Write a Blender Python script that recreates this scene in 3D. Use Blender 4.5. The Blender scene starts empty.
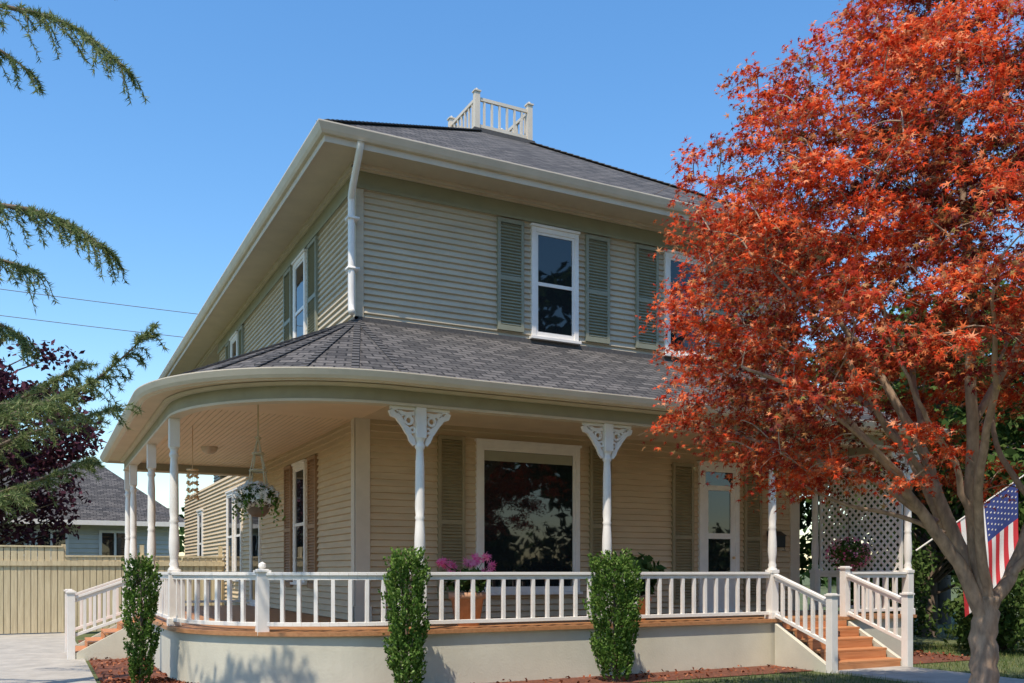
import bpy, math, random
import numpy as np
from mathutils import Vector, Matrix, noise as mnoise
random.seed(7); rng=np.random.default_rng(7)
scene=bpy.context.scene
# ------------------------------------------------------------------ helpers
def link(o,parent=None):
    scene.collection.objects.link(o)
    if parent is not None: o.parent=parent
    return o
def empty(name,loc=(0,0,0)):
    e=bpy.data.objects.new(name,None); e.empty_display_size=.3; e.location=loc
    return link(e)
class MB:
    def __init__(s): s.v=[]; s.f=[]
    def mesh(s,vs,fs):
        i=len(s.v); s.v+=[tuple(v) for v in vs]; s.f+=[tuple(i+k for k in f) for f in fs]
    def poly(s,pts): s.mesh(pts,[tuple(range(len(pts)))])
    def box(s,x0,x1,y0,y1,z0,z1):
        s.mesh([(x0,y0,z0),(x1,y0,z0),(x1,y1,z0),(x0,y1,z0),(x0,y0,z1),(x1,y0,z1),(x1,y1,z1),(x0,y1,z1)],
               [(0,3,2,1),(4,5,6,7),(0,1,5,4),(1,2,6,5),(2,3,7,6),(3,0,4,7)])
    def beam(s,p0,p1,w,h,side=None):
        p0=Vector(p0);p1=Vector(p1);d=(p1-p0).normalized()
        if side is None:
            side=d.cross(Vector((0,0,1)))
            if side.length<1e-4: side=Vector((1,0,0))
        side=Vector(side).normalized(); up=side.cross(d).normalized()
        a=side*w/2;b=up*h/2
        s.mesh([p0-a-b,p0+a-b,p0+a+b,p0-a+b,p1-a-b,p1+a-b,p1+a+b,p1-a+b],
               [(0,1,2,3),(7,6,5,4),(0,4,5,1),(1,5,6,2),(2,6,7,3),(3,7,4,0)])
    def tube(s,pts,rad,seg=8):
        pts=[Vector(p) for p in pts]; n=len(pts); vs=[];fs=[]
        ref=Vector((.3,.9,.2))
        for i,p in enumerate(pts):
            t=(pts[min(i+1,n-1)]-pts[max(i-1,0)]).normalized()
            a=t.cross(ref)
            if a.length<1e-3: a=t.cross(Vector((1,0,0)))
            a.normalize(); b=t.cross(a)
            for k in range(seg):
                an=2*math.pi*k/seg
                vs.append(p+(a*math.cos(an)+b*math.sin(an))*rad[i])
        for i in range(n-1):
            for k in range(seg):
                k2=(k+1)%seg
                fs.append((i*seg+k,i*seg+k2,(i+1)*seg+k2,(i+1)*seg+k))
        fs.append(tuple(range(seg))); fs.append(tuple((n-1)*seg+k for k in range(seg)))
        s.mesh(vs,fs)
    def revolve(s,c,prof,seg=16):
        vs=[];fs=[]
        for r,z in prof:
            for k in range(seg):
                a=2*math.pi*k/seg; vs.append((c[0]+r*math.cos(a),c[1]+r*math.sin(a),c[2]+z))
        for i in range(len(prof)-1):
            for k in range(seg):
                k2=(k+1)%seg; fs.append((i*seg+k,i*seg+k2,(i+1)*seg+k2,(i+1)*seg+k))
        s.mesh(vs,fs)
def obj(name,mb,mat,parent=None,smooth=False,bevel=0):
    me=bpy.data.meshes.new(name); me.from_pydata(mb.v,[],mb.f); me.update()
    if mat: me.materials.append(mat)
    if smooth: me.polygons.foreach_set('use_smooth',[True]*len(me.polygons))
    o=bpy.data.objects.new(name,me); link(o,parent)
    if bevel:
        m=o.modifiers.new('b','BEVEL'); m.width=bevel; m.segments=2; m.limit_method='ANGLE'
    return o
def smoothpts(pts,rad,sub=4):
    P=[Vector(p) for p in pts]; out=[];ro=[]
    for i in range(len(P)-1):
        p0=P[max(i-1,0)];p1=P[i];p2=P[i+1];p3=P[min(i+2,len(P)-1)]
        for k in range(sub):
            t=k/sub
            out.append(.5*((2*p1)+(p2-p0)*t+(2*p0-5*p1+4*p2-p3)*t*t+(3*p1-p0-3*p2+p3)*t**3))
            ro.append(rad[i]*(1-t)+rad[i+1]*t)
    out.append(P[-1]);ro.append(rad[-1]); return out,ro
# ------------------------------------------------------------------ materials
def nodes(name):
    m=bpy.data.materials.new(name); m.use_nodes=True; nt=m.node_tree
    return m,nt,nt.nodes['Principled BSDF']
def ramp(nt,stops,fac):
    r=nt.nodes.new('ShaderNodeValToRGB'); cr=r.color_ramp
    while len(cr.elements)<len(stops): cr.elements.new(.5)
    for e,(p,c) in zip(cr.elements,stops): e.position=p; e.color=(*c,1)
    nt.links.new(fac,r.inputs['Fac']); return r.outputs['Color']
def noise(nt,scale,detail=4,vec=None,rough=.6):
    n=nt.nodes.new('ShaderNodeTexNoise'); n.inputs['Scale'].default_value=scale; n.inputs['Detail'].default_value=detail
    n.inputs['Roughness'].default_value=rough
    if vec is None:
        g=nt.nodes.new('ShaderNodeNewGeometry'); vec=g.outputs['Position']
    nt.links.new(vec,n.inputs['Vector']); return n
def mp(nt,scale):
    g=nt.nodes.new('ShaderNodeNewGeometry'); m=nt.nodes.new('ShaderNodeMapping'); m.inputs['Scale'].default_value=scale
    nt.links.new(g.outputs['Position'],m.inputs['Vector']); return m.outputs['Vector']
def paint(name,c,var=.08,rough=.6,scale=3,bump=0,bscale=60,stretch=None):
    m,nt,b=nodes(name)
    v=mp(nt,stretch) if stretch else None
    n=noise(nt,scale,4,v)
    d=tuple(x*(1-var) for x in c); l=tuple(min(1,x*(1+var)) for x in c)
    nt.links.new(ramp(nt,[(.3,d),(.7,l)],n.outputs['Fac']),b.inputs['Base Color'])
    b.inputs['Roughness'].default_value=rough
    if bump:
        n2=noise(nt,bscale,3,v); bp=nt.nodes.new('ShaderNodeBump'); bp.inputs['Strength'].default_value=bump; bp.inputs['Distance'].default_value=.01
        nt.links.new(n2.outputs['Fac'],bp.inputs['Height']); nt.links.new(bp.outputs['Normal'],b.inputs['Normal'])
    return m
M={}
M['siding']=paint('siding_upper',(.53,.455,.33),.09,.65,1.5,.2,40,(1,1,6))
M['siding_low']=paint('siding_porch',(.61,.475,.305),.08,.65,1.5,.2,40,(1,1,6))
M['olive']=paint('olive_trim',(.27,.27,.185),.08,.6)
M['beam']=paint('beam_paint',(.34,.32,.23),.08,.6)
M['shutter']=paint('shutter_green',(.26,.262,.19),.08,.55)
M['shutter_low']=paint('shutter_tan',(.32,.265,.155),.1,.55)
M['shutter_brn']=paint('shutter_brown',(.33,.20,.11),.1,.55)
M['white']=paint('white_paint',(.83,.79,.73),.06,.45,4)
M['cream']=paint('cream_trim',(.66,.58,.46),.08,.5,2)
M['soffit']=paint('soffit_paint',(.62,.51,.37),.07,.6,2)
M['ceiling']=paint('ceiling_boards',(.76,.58,.40),.05,.5,2)
M['skirt']=paint('porch_skirt_paint',(.63,.60,.48),.10,.75,1.2,.3,30)
M['terra']=paint('terracotta',(.5,.28,.17),.15,.8,10)
M['black']=paint('black_metal',(.02,.02,.02),.1,.4)
M['rope']=paint('rope',(.5,.4,.25),.1,.9)
M['bark']=paint('maple_bark',(.37,.26,.18),.4,.85,14,.6,40,(1,1,.35))
M['barkd']=paint('dark_bark',(.15,.11,.08),.3,.9,10,.6,30,(1,1,.3))
M['concrete']=paint('concrete',(.40,.37,.32),.18,.9,2.5,.3,80)
M['asphalt']=paint('asphalt',(.05,.05,.052),.2,.9,5,.4,120)
M['gold']=paint('shell_amber',(.75,.5,.25),.2,.3,30)
M['lamp']=paint('lamp_bowl',(.6,.5,.38),.05,.3)
M['wire']=paint('wire',(.16,.17,.19),.1,.6)
M['cap']=paint('ridge_cap_shingle',(.085,.08,.078),.25,.9,25)
def wood(name,c1,c2,axis):
    m,nt,b=nodes(name)
    st={'x':(1.5,25,25),'y':(25,1.5,25),'z':(20,20,1.5)}[axis]
    n=noise(nt,1,6,mp(nt,st))
    nt.links.new(ramp(nt,[(.3,c1),(.7,c2)],n.outputs['Fac']),b.inputs['Base Color'])
    b.inputs['Roughness'].default_value=.5
    return m
M['deck']=wood('stained_deck',(.34,.15,.06),(.50,.25,.11),'y')
M['step']=wood('stained_step',(.42,.16,.055),(.62,.28,.12),'x')
M['fence']=wood('fence_boards',(.50,.40,.24),(.70,.58,.37),'z')
m,nt,b=nodes('window_glass'); b.inputs['Base Color'].default_value=(.014,.017,.019,1); b.inputs['Roughness'].default_value=.02
b.inputs['IOR'].default_value=1.65
n=noise(nt,1.1,2); bp=nt.nodes.new('ShaderNodeBump'); bp.inputs['Strength'].default_value=.05; bp.inputs['Distance'].default_value=.05
nt.links.new(n.outputs['Fac'],bp.inputs['Height']); nt.links.new(bp.outputs['Normal'],b.inputs['Normal']); M['glass']=m
m,nt,b=nodes('asphalt_shingles'); uv=nt.nodes.new('ShaderNodeUVMap'); uv.uv_map='UVMap'
br=nt.nodes.new('ShaderNodeTexBrick'); br.inputs['Scale'].default_value=1; br.inputs['Brick Width'].default_value=.26; br.inputs['Row Height'].default_value=.145
br.inputs['Mortar Size'].default_value=.014; br.inputs['Mortar Smooth'].default_value=.2; br.inputs['Color1'].default_value=(.05,.047,.046,1); br.inputs['Color2'].default_value=(.135,.124,.116,1); br.inputs['Mortar'].default_value=(.018,.017,.017,1)
nt.links.new(uv.outputs['UV'],br.inputs['Vector'])
n=noise(nt,22,4); mix=nt.nodes.new('ShaderNodeMix'); mix.data_type='RGBA'; mix.blend_type='OVERLAY'; mix.inputs['Factor'].default_value=.8
nt.links.new(br.outputs['Color'],mix.inputs['A']); nt.links.new(n.outputs['Fac'],mix.inputs['B']); nt.links.new(mix.outputs['Result'],b.inputs['Base Color'])
b.inputs['Roughness'].default_value=.95
bp=nt.nodes.new('ShaderNodeBump'); bp.inputs['Strength'].default_value=.8; bp.inputs['Distance'].default_value=.02; bp.invert=True
nt.links.new(br.outputs['Fac'],bp.inputs['Height']); nt.links.new(bp.outputs['Normal'],b.inputs['Normal']); M['roof']=m
def ground_mat(name,stops,scale,bscale):
    m,nt,b=nodes(name); n=noise(nt,scale,8,None,.7)
    nt.links.new(ramp(nt,stops,n.outputs['Fac']),b.inputs['Base Color']); b.inputs['Roughness'].default_value=.95
    n2=noise(nt,bscale,4); bp=nt.nodes.new('ShaderNodeBump'); bp.inputs['Strength'].default_value=.8; bp.inputs['Distance'].default_value=.03
    nt.links.new(n2.outputs['Fac'],bp.inputs['Height']); nt.links.new(bp.outputs['Normal'],b.inputs['Normal']); return m
M['grass']=ground_mat('grass_ground',[(.3,(.055,.085,.025)),(.55,(.11,.13,.045)),(.75,(.21,.18,.08))],1.5,30)
M['mulch']=ground_mat('bark_mulch',[(.3,(.07,.025,.015)),(.7,(.24,.08,.04))],12,25)
def leafmat(name,stops,stops2=None,trans=.35):
    m=bpy.data.materials.new(name); m.use_nodes=True; nt=m.node_tree; nt.nodes.remove(nt.nodes['Principled BSDF'])
    b=nt.nodes.new('ShaderNodeBsdfDiffuse'); at=nt.nodes.new('ShaderNodeAttribute'); at.attribute_name='rnd'
    col=ramp(nt,stops,at.outputs['Fac'])
    if stops2:
        c2=ramp(nt,stops2,at.outputs['Fac']); a2=nt.nodes.new('ShaderNodeAttribute'); a2.attribute_name='clump'
        mx=nt.nodes.new('ShaderNodeMix'); mx.data_type='RGBA'
        nt.links.new(a2.outputs['Fac'],mx.inputs['Factor']); nt.links.new(col,mx.inputs['A']); nt.links.new(c2,mx.inputs['B']); col=mx.outputs['Result']
    nt.links.new(col,b.inputs['Color'])
    out=b.outputs['BSDF']
    if trans>0:
        tr=nt.nodes.new('ShaderNodeBsdfTranslucent'); nt.links.new(col,tr.inputs['Color'])
        ms=nt.nodes.new('ShaderNodeMixShader'); ms.inputs['Fac'].default_value=trans
        nt.links.new(out,ms.inputs[1]); nt.links.new(tr.outputs['BSDF'],ms.inputs[2]); out=ms.outputs['Shader']
    nt.links.new(out,nt.nodes['Material Output'].inputs['Surface']); return m
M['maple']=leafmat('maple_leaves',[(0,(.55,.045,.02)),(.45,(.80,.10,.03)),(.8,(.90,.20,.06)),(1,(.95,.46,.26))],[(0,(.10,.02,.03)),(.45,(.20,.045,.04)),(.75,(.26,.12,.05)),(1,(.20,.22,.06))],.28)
M['green']=leafmat('green_leaves',[(0,(.04,.075,.02)),(.6,(.08,.13,.035)),(1,(.14,.19,.06))],None,.2)
M['dkgreen']=leafmat('dark_green_leaves',[(0,(.025,.05,.015)),(1,(.06,.10,.03))],None,0)
M['shrub']=leafmat('shrub_leaves',[(0,(.05,.11,.02)),(.5,(.11,.20,.04)),(.85,(.20,.31,.07)),(1,(.34,.44,.16))],None,.25)
M['plum']=leafmat('plum_leaves',[(0,(.035,.015,.025)),(1,(.12,.045,.065))],None,.2)
M['cedar']=leafmat('cedar_needles',[(0,(.10,.15,.06)),(.6,(.20,.26,.10)),(1,(.38,.40,.20))],None,.3)
M['pink']=leafmat('pink_petals',[(0,(.85,.10,.33)),(1,(.90,.38,.52))],None,.3)
M['petal']=leafmat('white_petals',[(0,(.75,.7,.6)),(1,(.85,.82,.75))],None,.3)
M['chips']=leafmat('mulch_chips',[(0,(.10,.03,.015)),(.6,(.26,.08,.04)),(1,(.38,.16,.09))],None,0)
M['blade']=leafmat('grass_blades',[(0,(.05,.09,.02)),(.7,(.12,.16,.05)),(1,(.28,.25,.11))],None,0)
# ------------------------------------------------------------------ leaf clouds
def make_maple():
    vs=[];fs=[]
    for a,l in ((-105,.6),(-52,.88),(0,1.0),(52,.88),(105,.6)):
        a=math.radians(a); d=np.array([math.sin(a),math.cos(a)]); p=np.array([d[1],-d[0]])
        i=len(vs); q0=-d*.02+p*.15; q1=-d*.02-p*.15; q2=d*l
        vs+=[(q0[0],q0[1],.03),(q1[0],q1[1],.03),(q2[0],q2[1],-.15)]; fs.append((i,i+1,i+2))
    return np.array(vs)*.66,fs
TM=make_maple()
TL=(np.array([(0,-.5,0),(.28,0,.06),(0,.5,0),(-.28,0,.06)]),[(0,1,2,3)])
def cloud(name,C,size,bias,T,mat,parent=None,bstr=1.0,align=None,clump=None):
    tv,tf=T; C=np.asarray(C,float); N=len(C)
    if align is not None:
        y=np.asarray(align,float); y=y/(np.linalg.norm(y,axis=1,keepdims=True)+1e-9)
        x=np.cross(y,rng.normal(size=(N,3))); x/=np.linalg.norm(x,axis=1,keepdims=True)+1e-9; z=np.cross(x,y)
    else:
        z=rng.normal(size=(N,3)); z/=np.linalg.norm(z,axis=1,keepdims=True)
        z=z+np.asarray(bias)*bstr; z/=np.linalg.norm(z,axis=1,keepdims=True)+1e-9
        x=np.cross(z,rng.normal(size=(N,3))); x/=np.linalg.norm(x,axis=1,keepdims=True)+1e-9; y=np.cross(z,x)
    S=np.broadcast_to(size,(N,))
    V=(C[:,None,:]+S[:,None,None]*(tv[None,:,0:1]*x[:,None,:]+tv[None,:,1:2]*y[:,None,:]+tv[None,:,2:3]*z[:,None,:])).reshape(-1,3)
    nv=len(tv); fl=np.array([i for f in tf for i in f]); ln=np.array([len(f) for f in tf])
    idx=(np.arange(N)[:,None]*nv+fl[None,:]).ravel(); tot=np.tile(ln,N); st=np.concatenate([[0],np.cumsum(tot)[:-1]])
    me=bpy.data.meshes.new(name); me.vertices.add(len(V)); me.vertices.foreach_set('co',V.astype(np.float32).ravel())
    me.loops.add(len(idx)); me.loops.foreach_set('vertex_index',idx.astype(np.int32))
    me.polygons.add(len(st)); me.polygons.foreach_set('loop_start',st.astype(np.int32))
    me.update(calc_edges=True)
    a=me.attributes.new('rnd','FLOAT','POINT'); a.data.foreach_set('value',np.repeat(rng.random(N),nv).astype(np.float32))
    if clump is not None:
        a=me.attributes.new('clump','FLOAT','POINT'); a.data.foreach_set('value',np.repeat(clump,nv).astype(np.float32))
    me.materials.append(mat); o=bpy.data.objects.new(name,me); return link(o,parent)
def blob_leaves(c,rad,n,shell=.5):
    d=rng.normal(size=(n,3)); d/=np.linalg.norm(d,axis=1,keepdims=True)
    r=(shell+(1-shell)*rng.random(n)**.6)
    return np.array(c)+d*np.array(rad)*r[:,None], d
# ------------------------------------------------------------------ ground
g=MB(); g.poly([(-300,-300,0),(300,-300,0),(300,300,0),(-300,300,0)]); obj('ground',g,M['grass'])
# ------------------------------------------------------------------ house
house=empty('two_storey_house')
FZ=.80; XW,YW=4.55,14.3; XR=14.0
FR=(Vector((0,YW,0)),Vector((1,0,0)),Vector((0,-1,0)))
LF=(Vector((XW,0,0)),Vector((0,1,0)),Vector((-1,0,0)))
def siding(mb,W,s0,s1,z0,z1,course=.105,out=.036,base=.002):
    O,u,n=W; z=z0
    while z<z1-.01:
        zt=min(z+course,z1)
        A=O+u*s0;B=O+u*s1; k=Vector((0,0,1))
        zl=z+.014
        mb.poly([A+n*(base+out)+k*zl,B+n*(base+out)+k*zl,B+n*base+k*zt,A+n*base+k*zt])
        mb.poly([A+n*base+k*z,B+n*base+k*z,B+n*(base+out)+k*zl,A+n*(base+out)+k*zl]); z=zt
def lbox(mb,W,s0,s1,o0,o1,z0,z1):
    O,u,n=W; a=O+u*s0+n*o0; b=O+u*s1+n*o1
    mb.box(min(a.x,b.x),max(a.x,b.x),min(a.y,b.y),max(a.y,b.y),z0,z1)
up,lo=MB(),MB()
siding(up,FR,XW,XR,4.3,7.78); siding(up,LF,YW,27,4.3,7.78)
W2=(Vector((5.7,0,0)),Vector((0,1,0)),Vector((-1,0,0))); siding(up,W2,27,35,3.2,7.78)
WB=(Vector((0,27,0)),Vector((1,0,0)),Vector((0,1,0)));siding(up,WB,XW,5.7,3.8,8.1)
WR=(Vector((XR,0,0)),Vector((0,1,0)),Vector((1,0,0))); siding(up,WR,YW,35,0.3,7.78)
WK=(Vector((0,35,0)),Vector((1,0,0)),Vector((0,1,0))); siding(up,WK,5.7,XR,0.3,7.78)
siding(lo,FR,XW,XR,.80,4.2,.11,.040); siding(lo,LF,YW,34,.80,4.2,.11,.040)
obj('upper_siding',up,M['siding'],house); obj('lower_siding',lo,M['siding_low'],house)
SZ=8.14
fr=MB()
lbox(fr,FR,XW-.04,XR+.04,-.02,.048,7.78,SZ); lbox(fr,LF,YW+.0,27,-.02,.046,7.78,SZ); lbox(fr,W2,27,35,-.02,.046,7.78,SZ); lbox(fr,WR,YW,35,-.02,.046,7.78,SZ)
lbox(fr,FR,XW-.06,XR+.05,.048,.07,7.77,7.82); lbox(fr,LF,YW-.07,27,.046,.068,7.77,7.82)
obj('frieze_board',fr,M['olive'],house)
tr=MB()
for k,(o,z) in enumerate(((.08,SZ-.09),(.13,SZ-.05))):
    lbox(tr,FR,XW-o,XR+o,.048,o,z,z+.05-.002*k); lbox(tr,LF,YW-o+.001,35,.046,o-.002,z,z+.049-.002*k)
obj('eave_moulding',tr,M['cream'],house)
cb=MB()
lbox(cb,FR,XW-.04,XW+.09,.0,.044,4.3,7.775); lbox(cb,LF,YW-.04,YW+.09,.0,.042,4.3,7.775)
obj('corner_board_upper',cb,M['siding'],house)
cb=MB()
lbox(cb,FR,XW-.05,XW+.2,.0,.05,.80,4.2); lbox(cb,LF,YW-.049,YW+.2,.0,.05,.80,4.2)
lbox(cb,FR,XW-.07,XW+.22,.0,.07,.80,1.05); lbox(cb,LF,YW-.069,YW+.22,.0,.07,.80,1.05)
lbox(cb,FR,XR-.2,XR+.05,.0,.05,.80,4.2)
obj('corner_pilaster',cb,M['cream'],house,bevel=.006)
fo=MB(); fo.box(XW+.02,XR-.02,YW+.02,33.9,0,.8); obj('foundation',fo,M['concrete'],house)
def roofobj(name,polys,mat,parent):
    vs=[];fs=[];uvs=[]
    for P in polys:
        P=[Vector(p) for p in P]
        n=(P[1]-P[0]).cross(P[2]-P[0]).normalized()
        if n.z<0: n=-n
        h=Vector((0,0,1)).cross(n)
        h=h.normalized() if h.length>1e-4 else Vector((1,0,0))
        v=n.cross(h); i=len(vs); vs+=P; fs.append(tuple(range(i,i+len(P)))); uvs+=[(p.dot(h),p.dot(v)) for p in P]
    me=bpy.data.meshes.new(name); me.from_pydata(vs,[],fs); ul=me.uv_layers.new(name='UVMap')
    for l in me.loops: ul.data[l.index].uv=uvs[l.vertex_index]
    me.materials.append(mat); o=bpy.data.objects.new(name,me); return link(o,parent)
ex0,ex1,ey0,ey1=3.8,14.75,13.55,36; ez=8.33; dz=8.33+4.85*.62
e=.05; A=(ex0-e,ey0-e,ez);B=(ex1+e,ey0-e,ez);C_=(ex1+e,ey1,ez);D=(ex0-e,ey1,ez)
d1=(8.6,18.4,dz);d2=(9.95,18.4,dz);d3=(9.95,31.2,dz);d4=(8.6,31.2,dz)
roofobj('main_roof',[[A,B,d2,d1],[B,C_,d3,d2],[C_,D,d4,d3],[D,A,d1,d4],[d1,d2,d3,d4]],M['roof'],house)
rc=MB()
def caps(mb,a,b_,w,n):
    a=Vector(a);b_=Vector(b_)
    for k in range(n):
        p=a.lerp(b_,k/n); q=a.lerp(b_,(k+1.08)/n); mb.beam(p+Vector((0,0,.022)),q+Vector((0,0,.006)),w,.014)
for p,q in ((A,d1),(B,d2),(C_,d3),(D,d4)): caps(rc,p,q,.2,48)
obj('roof_hip_caps',rc,M['cap'],house)
so=MB()
for zz,x0,x1,y0,y1 in ((SZ,ex0+.02,ex1-.02,ey0+.02,YW),(SZ,ex0+.02,XW+1.2,YW,ey1-.02),(SZ,XR,ex1-.02,YW,ey1-.02)):
    so.box(x0,x1,y0,y1,zz,zz+.03)
obj('soffit',so,M['soffit'],house)
def rectpath(o): return [(ex0-o,ey0-o),(ex1+o,ey0-o),(ex1+o,ey1+o),(ex0-o,ey1+o),(ex0-o,ey0-o)]
def sweep(mb,pf,prof,closed=True):
    rows=[[(x,y,z) for x,y in pf(o)] for o,z in prof]; n=len(rows[0]); vs=[p for r in rows for p in r]; fs=[]
    m=len(rows)
    for i in range(m if closed else m-1):
        j=(i+1)%m
        for k in range(n-1): fs.append((i*n+k,i*n+k+1,j*n+k+1,j*n+k))
    if closed:
        fs.append(tuple(i*n for i in range(m))); fs.append(tuple(i*n+n-1 for i in range(m)))
    mb.mesh(vs,fs)
ga=MB(); sweep(ga,rectpath,[(-.02,8.07),(.0,8.07),(.0,8.30),(-.02,8.30)])
obj('fascia',ga,M['soffit'],house)
ga=MB(); sweep(ga,rectpath,[(.002,8.17),(.05,8.18),(.08,8.22),(.10,8.26),(.125,8.31),(.125,8.33),(.11,8.33),(.09,8.30),(.002,8.30)])
obj('gutter',ga,M['cream'],house)
rw=MB()
bx0,bx1,by0,by1=8.6,9.92,18.45,19.85
for x,y in ((bx0,by0),(bx1,by0),(bx0,by1),(bx1,by1)):
    rw.box(x-.06,x+.06,y-.06,y+.06,dz,dz+.88); rw.box(x-.08,x+.08,y-.08,y+.08,dz+.88,dz+.91); rw.revolve((x,y,dz+.91),[(.05,0),(.05,.03),(.0,.07)],8)
cs=[(bx0,by0),(bx1,by0),(bx1,by1),(bx0,by1)]
for i in range(4):
    a=cs[i];b_=cs[(i+1)%4]
    for h in (.14,.74): rw.beam((*a,dz+h),(*b_,dz+h),.06,.07)
    for k in range(1,7):
        t=k/7; x=a[0]*(1-t)+b_[0]*t;y=a[1]*(1-t)+b_[1]*t; rw.box(x-.022,x+.022,y-.022,y+.022,dz+.14,dz+.74)
obj('roof_deck_railing',rw,M['cream'],house)
rb=MB(); rb.box(bx0-.1,bx1+.1,by0-.1,by1+.1,dz-.1,dz+.06); obj('roof_deck_curb',rb,M['cap'],house)
ds=MB(); pts,rd=smoothpts([(4.35,13.5,8.16),(4.35,13.62,7.98),(4.38,14.05,7.6),(4.40,14.14,7.4),(4.40,14.14,6.5),(4.40,14.14,5.85),(4.38,14.05,5.7)],[.055]*7,4)
ds.tube(pts,rd,8)
for z in (7.2,6.4): ds.box(4.33,4.52,14.08,14.27,z,z+.04)
obj('downspout',ds,M['white'],house,smooth=True)
# --- windows / shutters
wf,ws,wg=MB(),MB(),MB()
def window(W,s0,s1,z0,z1,mid=True,fw=.085,out=.075):
    for a,b_ in ((s0,s0+fw),(s1-fw,s1)): lbox(wf,W,a,b_,0,out,z0,z1)
    lbox(wf,W,s0+fw,s1-fw,0,out,z1-fw,z1); lbox(wf,W,s0-.03,s1+.03,0,out+.05,z0-.05,z0)
    lbox(wf,W,s0-.02,s1+.02,0,out+.025,z1,z1+.045)
    lbox(wf,W,s0+fw,s1-fw,0,out-.01,z0,z0+.03)
    i0,i1,j0,j1=s0+fw,s1-fw,z0+.03,z1-fw; f=.045; zm=(j0+j1)/2
    lbox(ws,W,i0,i0+f,0,.058,j0,j1); lbox(ws,W,i1-f,i1,0,.058,j0,j1)
    lbox(ws,W,i0+f,i1-f,0,.058,j0,j0+f+.02); lbox(ws,W,i0+f,i1-f,0,.058,j1-f,j1)
    if mid: lbox(ws,W,i0+f,i1-f,0,.060,zm-.03,zm+.03)
    lbox(wg,W,i0+f,i1-f,0,.044,j0+f,j1-f)
def shutter(mb,W,s0,s1,z0,z1):
    st=.055
    lbox(mb,W,s0,s0+st,0,.078,z0,z1); lbox(mb,W,s1-st,s1,0,.078,z0,z1)
    zm=z0+(z1-z0)*.47
    for a,b_ in ((z0,z0+.09),(zm-.04,zm+.04),(z1-.07,z1)): lbox(mb,W,s0+st,s1-st,0,.076,a,b_)
    siding(mb,W,s0+st,s1-st,z0+.09,zm-.04,.055,.034,.042); siding(mb,W,s0+st,s1-st,zm+.04,z1-.07,.055,.034,.042)
sh,shl,shb=MB(),MB(),MB()
for s0,s1 in ((7.71,8.67),(10.6,11.56)):
    window(FR,s0,s1,5.76,7.70); shutter(sh,FR,s0-.67,s0-.16,5.80,7.74); shutter(sh,FR,s1+.16,s1+.67,5.80,7.74)
window(LF,17.35,18.25,5.72,7.70); shutter(sh,LF,16.55,17.15,5.75,7.74); shutter(sh,LF,18.45,19.05,5.75,7.74)
window(LF,24.1,25.0,5.72,7.70); shutter(sh,LF,23.4,23.9,5.75,7.74); shutter(sh,LF,25.2,25.7,5.75,7.74)
window(W2,29.5,30.4,5.9,7.5)
window(FR,6.64,8.70,1.25,3.84,mid=False,fw=.10); shutter(shl,FR,5.93,6.42,1.15,3.90); shutter(shl,FR,8.92,9.38,1.15,3.90)
window(LF,17.35,18.25,1.4,3.7); shutter(shb,LF,16.6,17.15,1.3,3.75); shutter(shb,LF,18.45,19.0,1.3,3.75)
window(LF,23.6,24.5,1.4,3.7); window(LF,24.7,25.6,1.4,3.7); window(LF,29.8,30.7,1.5,3.5)
window(LF,21.4,22.5,.84,3.6,mid=False)
window(FR,11.42,12.42,.84,3.72,mid=False,fw=.11)
lbox(ws,FR,11.575,12.265,0,.066,.87,1.55); lbox(ws,FR,11.575,12.265,0,.063,2.25,2.36); lbox(ws,FR,11.575,12.265,0,.063,3.20,3.30)
lbox(ws,FR,11.53,11.64,0,.061,.87,3.3); lbox(ws,FR,12.20,12.31,0,.061,.87,3.3)
shutter(shl,FR,10.78,11.28,1.0,3.7); shutter(shl,FR,12.56,13.0,1.0,3.7)
obj('window_casings',wf,M['white'],house,bevel=.004); obj('window_sashes',ws,M['white'],house)
obj('window_glass_panes',wg,M['glass'],house)
obj('shutters_upper',sh,M['shutter'],house); obj('shutters_lower',shl,M['shutter_low'],house); obj('shutters_side',shb,M['shutter_brn'],house)
dk=MB(); dk.revolve((12.25,YW-.1,1.85),[(0,0),(.03,.01),(.03,.05),(0,.06)],8); obj('door_knob',dk,M['gold'],house)
bl=MB(); lbox(bl,FR,6.79,8.55,.044,.048,3.52,3.69); obj('window_blind',bl,M['beam'],house)
# --- porch
CX,CY,R0=4.31,14.48,2.53
def ppath(o,seg=28,xr=14.5,ye=22.5):
    p=[(xr+o,YW),(xr+o,11.95-o),(CX,11.95-o)]
    for k in range(1,seg+1):
        a=math.radians(-90-90*k/seg); p.append((CX+(R0+o)*math.cos(a),CY+(R0+o)*math.sin(a)))
    return p+[(1.78-o,ye+o),(XW,ye+o)]
def clampin(x,y): return (min(max(x,XW-.01),99),max(y,YW-.01))
def fill(mb,o,z):
    P=ppath(o)
    for i in range(len(P)-1):
        a,b_=P[i],P[i+1]; c,d=clampin(*b_),clampin(*a)
        mb.poly([(*a,z),(*b_,z),(*c,z),(*d,z)])
sk=MB(); sweep(sk,ppath,[(.02,-.1),(.05,-.1),(.05,.74),(.02,.74)]); obj('porch_skirt',sk,M['skirt'],house)
fl=MB(); fill(fl,.10,FZ); sweep(fl,ppath,[(.02,FZ-.055),(.11,FZ-.055),(.11,FZ-.001),(.02,FZ-.001)]); obj('porch_floor',fl,M['deck'],house)
ce=MB(); fill(ce,.0,4.08); obj('porch_ceiling',ce,M['ceiling'],house)
cbm=MB()
for k in range(1,26):
    y=12.0+k*.09
    cbm.box(4.6,14.4,y-.004,y+.004,4.072,4.079)
for k in range(1,30):
    x=1.85+k*.09
    cbm.box(x-.004,x+.004,14.5,22.4,4.072,4.079)
obj('ceiling_beads',cbm,M['soffit'],house)
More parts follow.
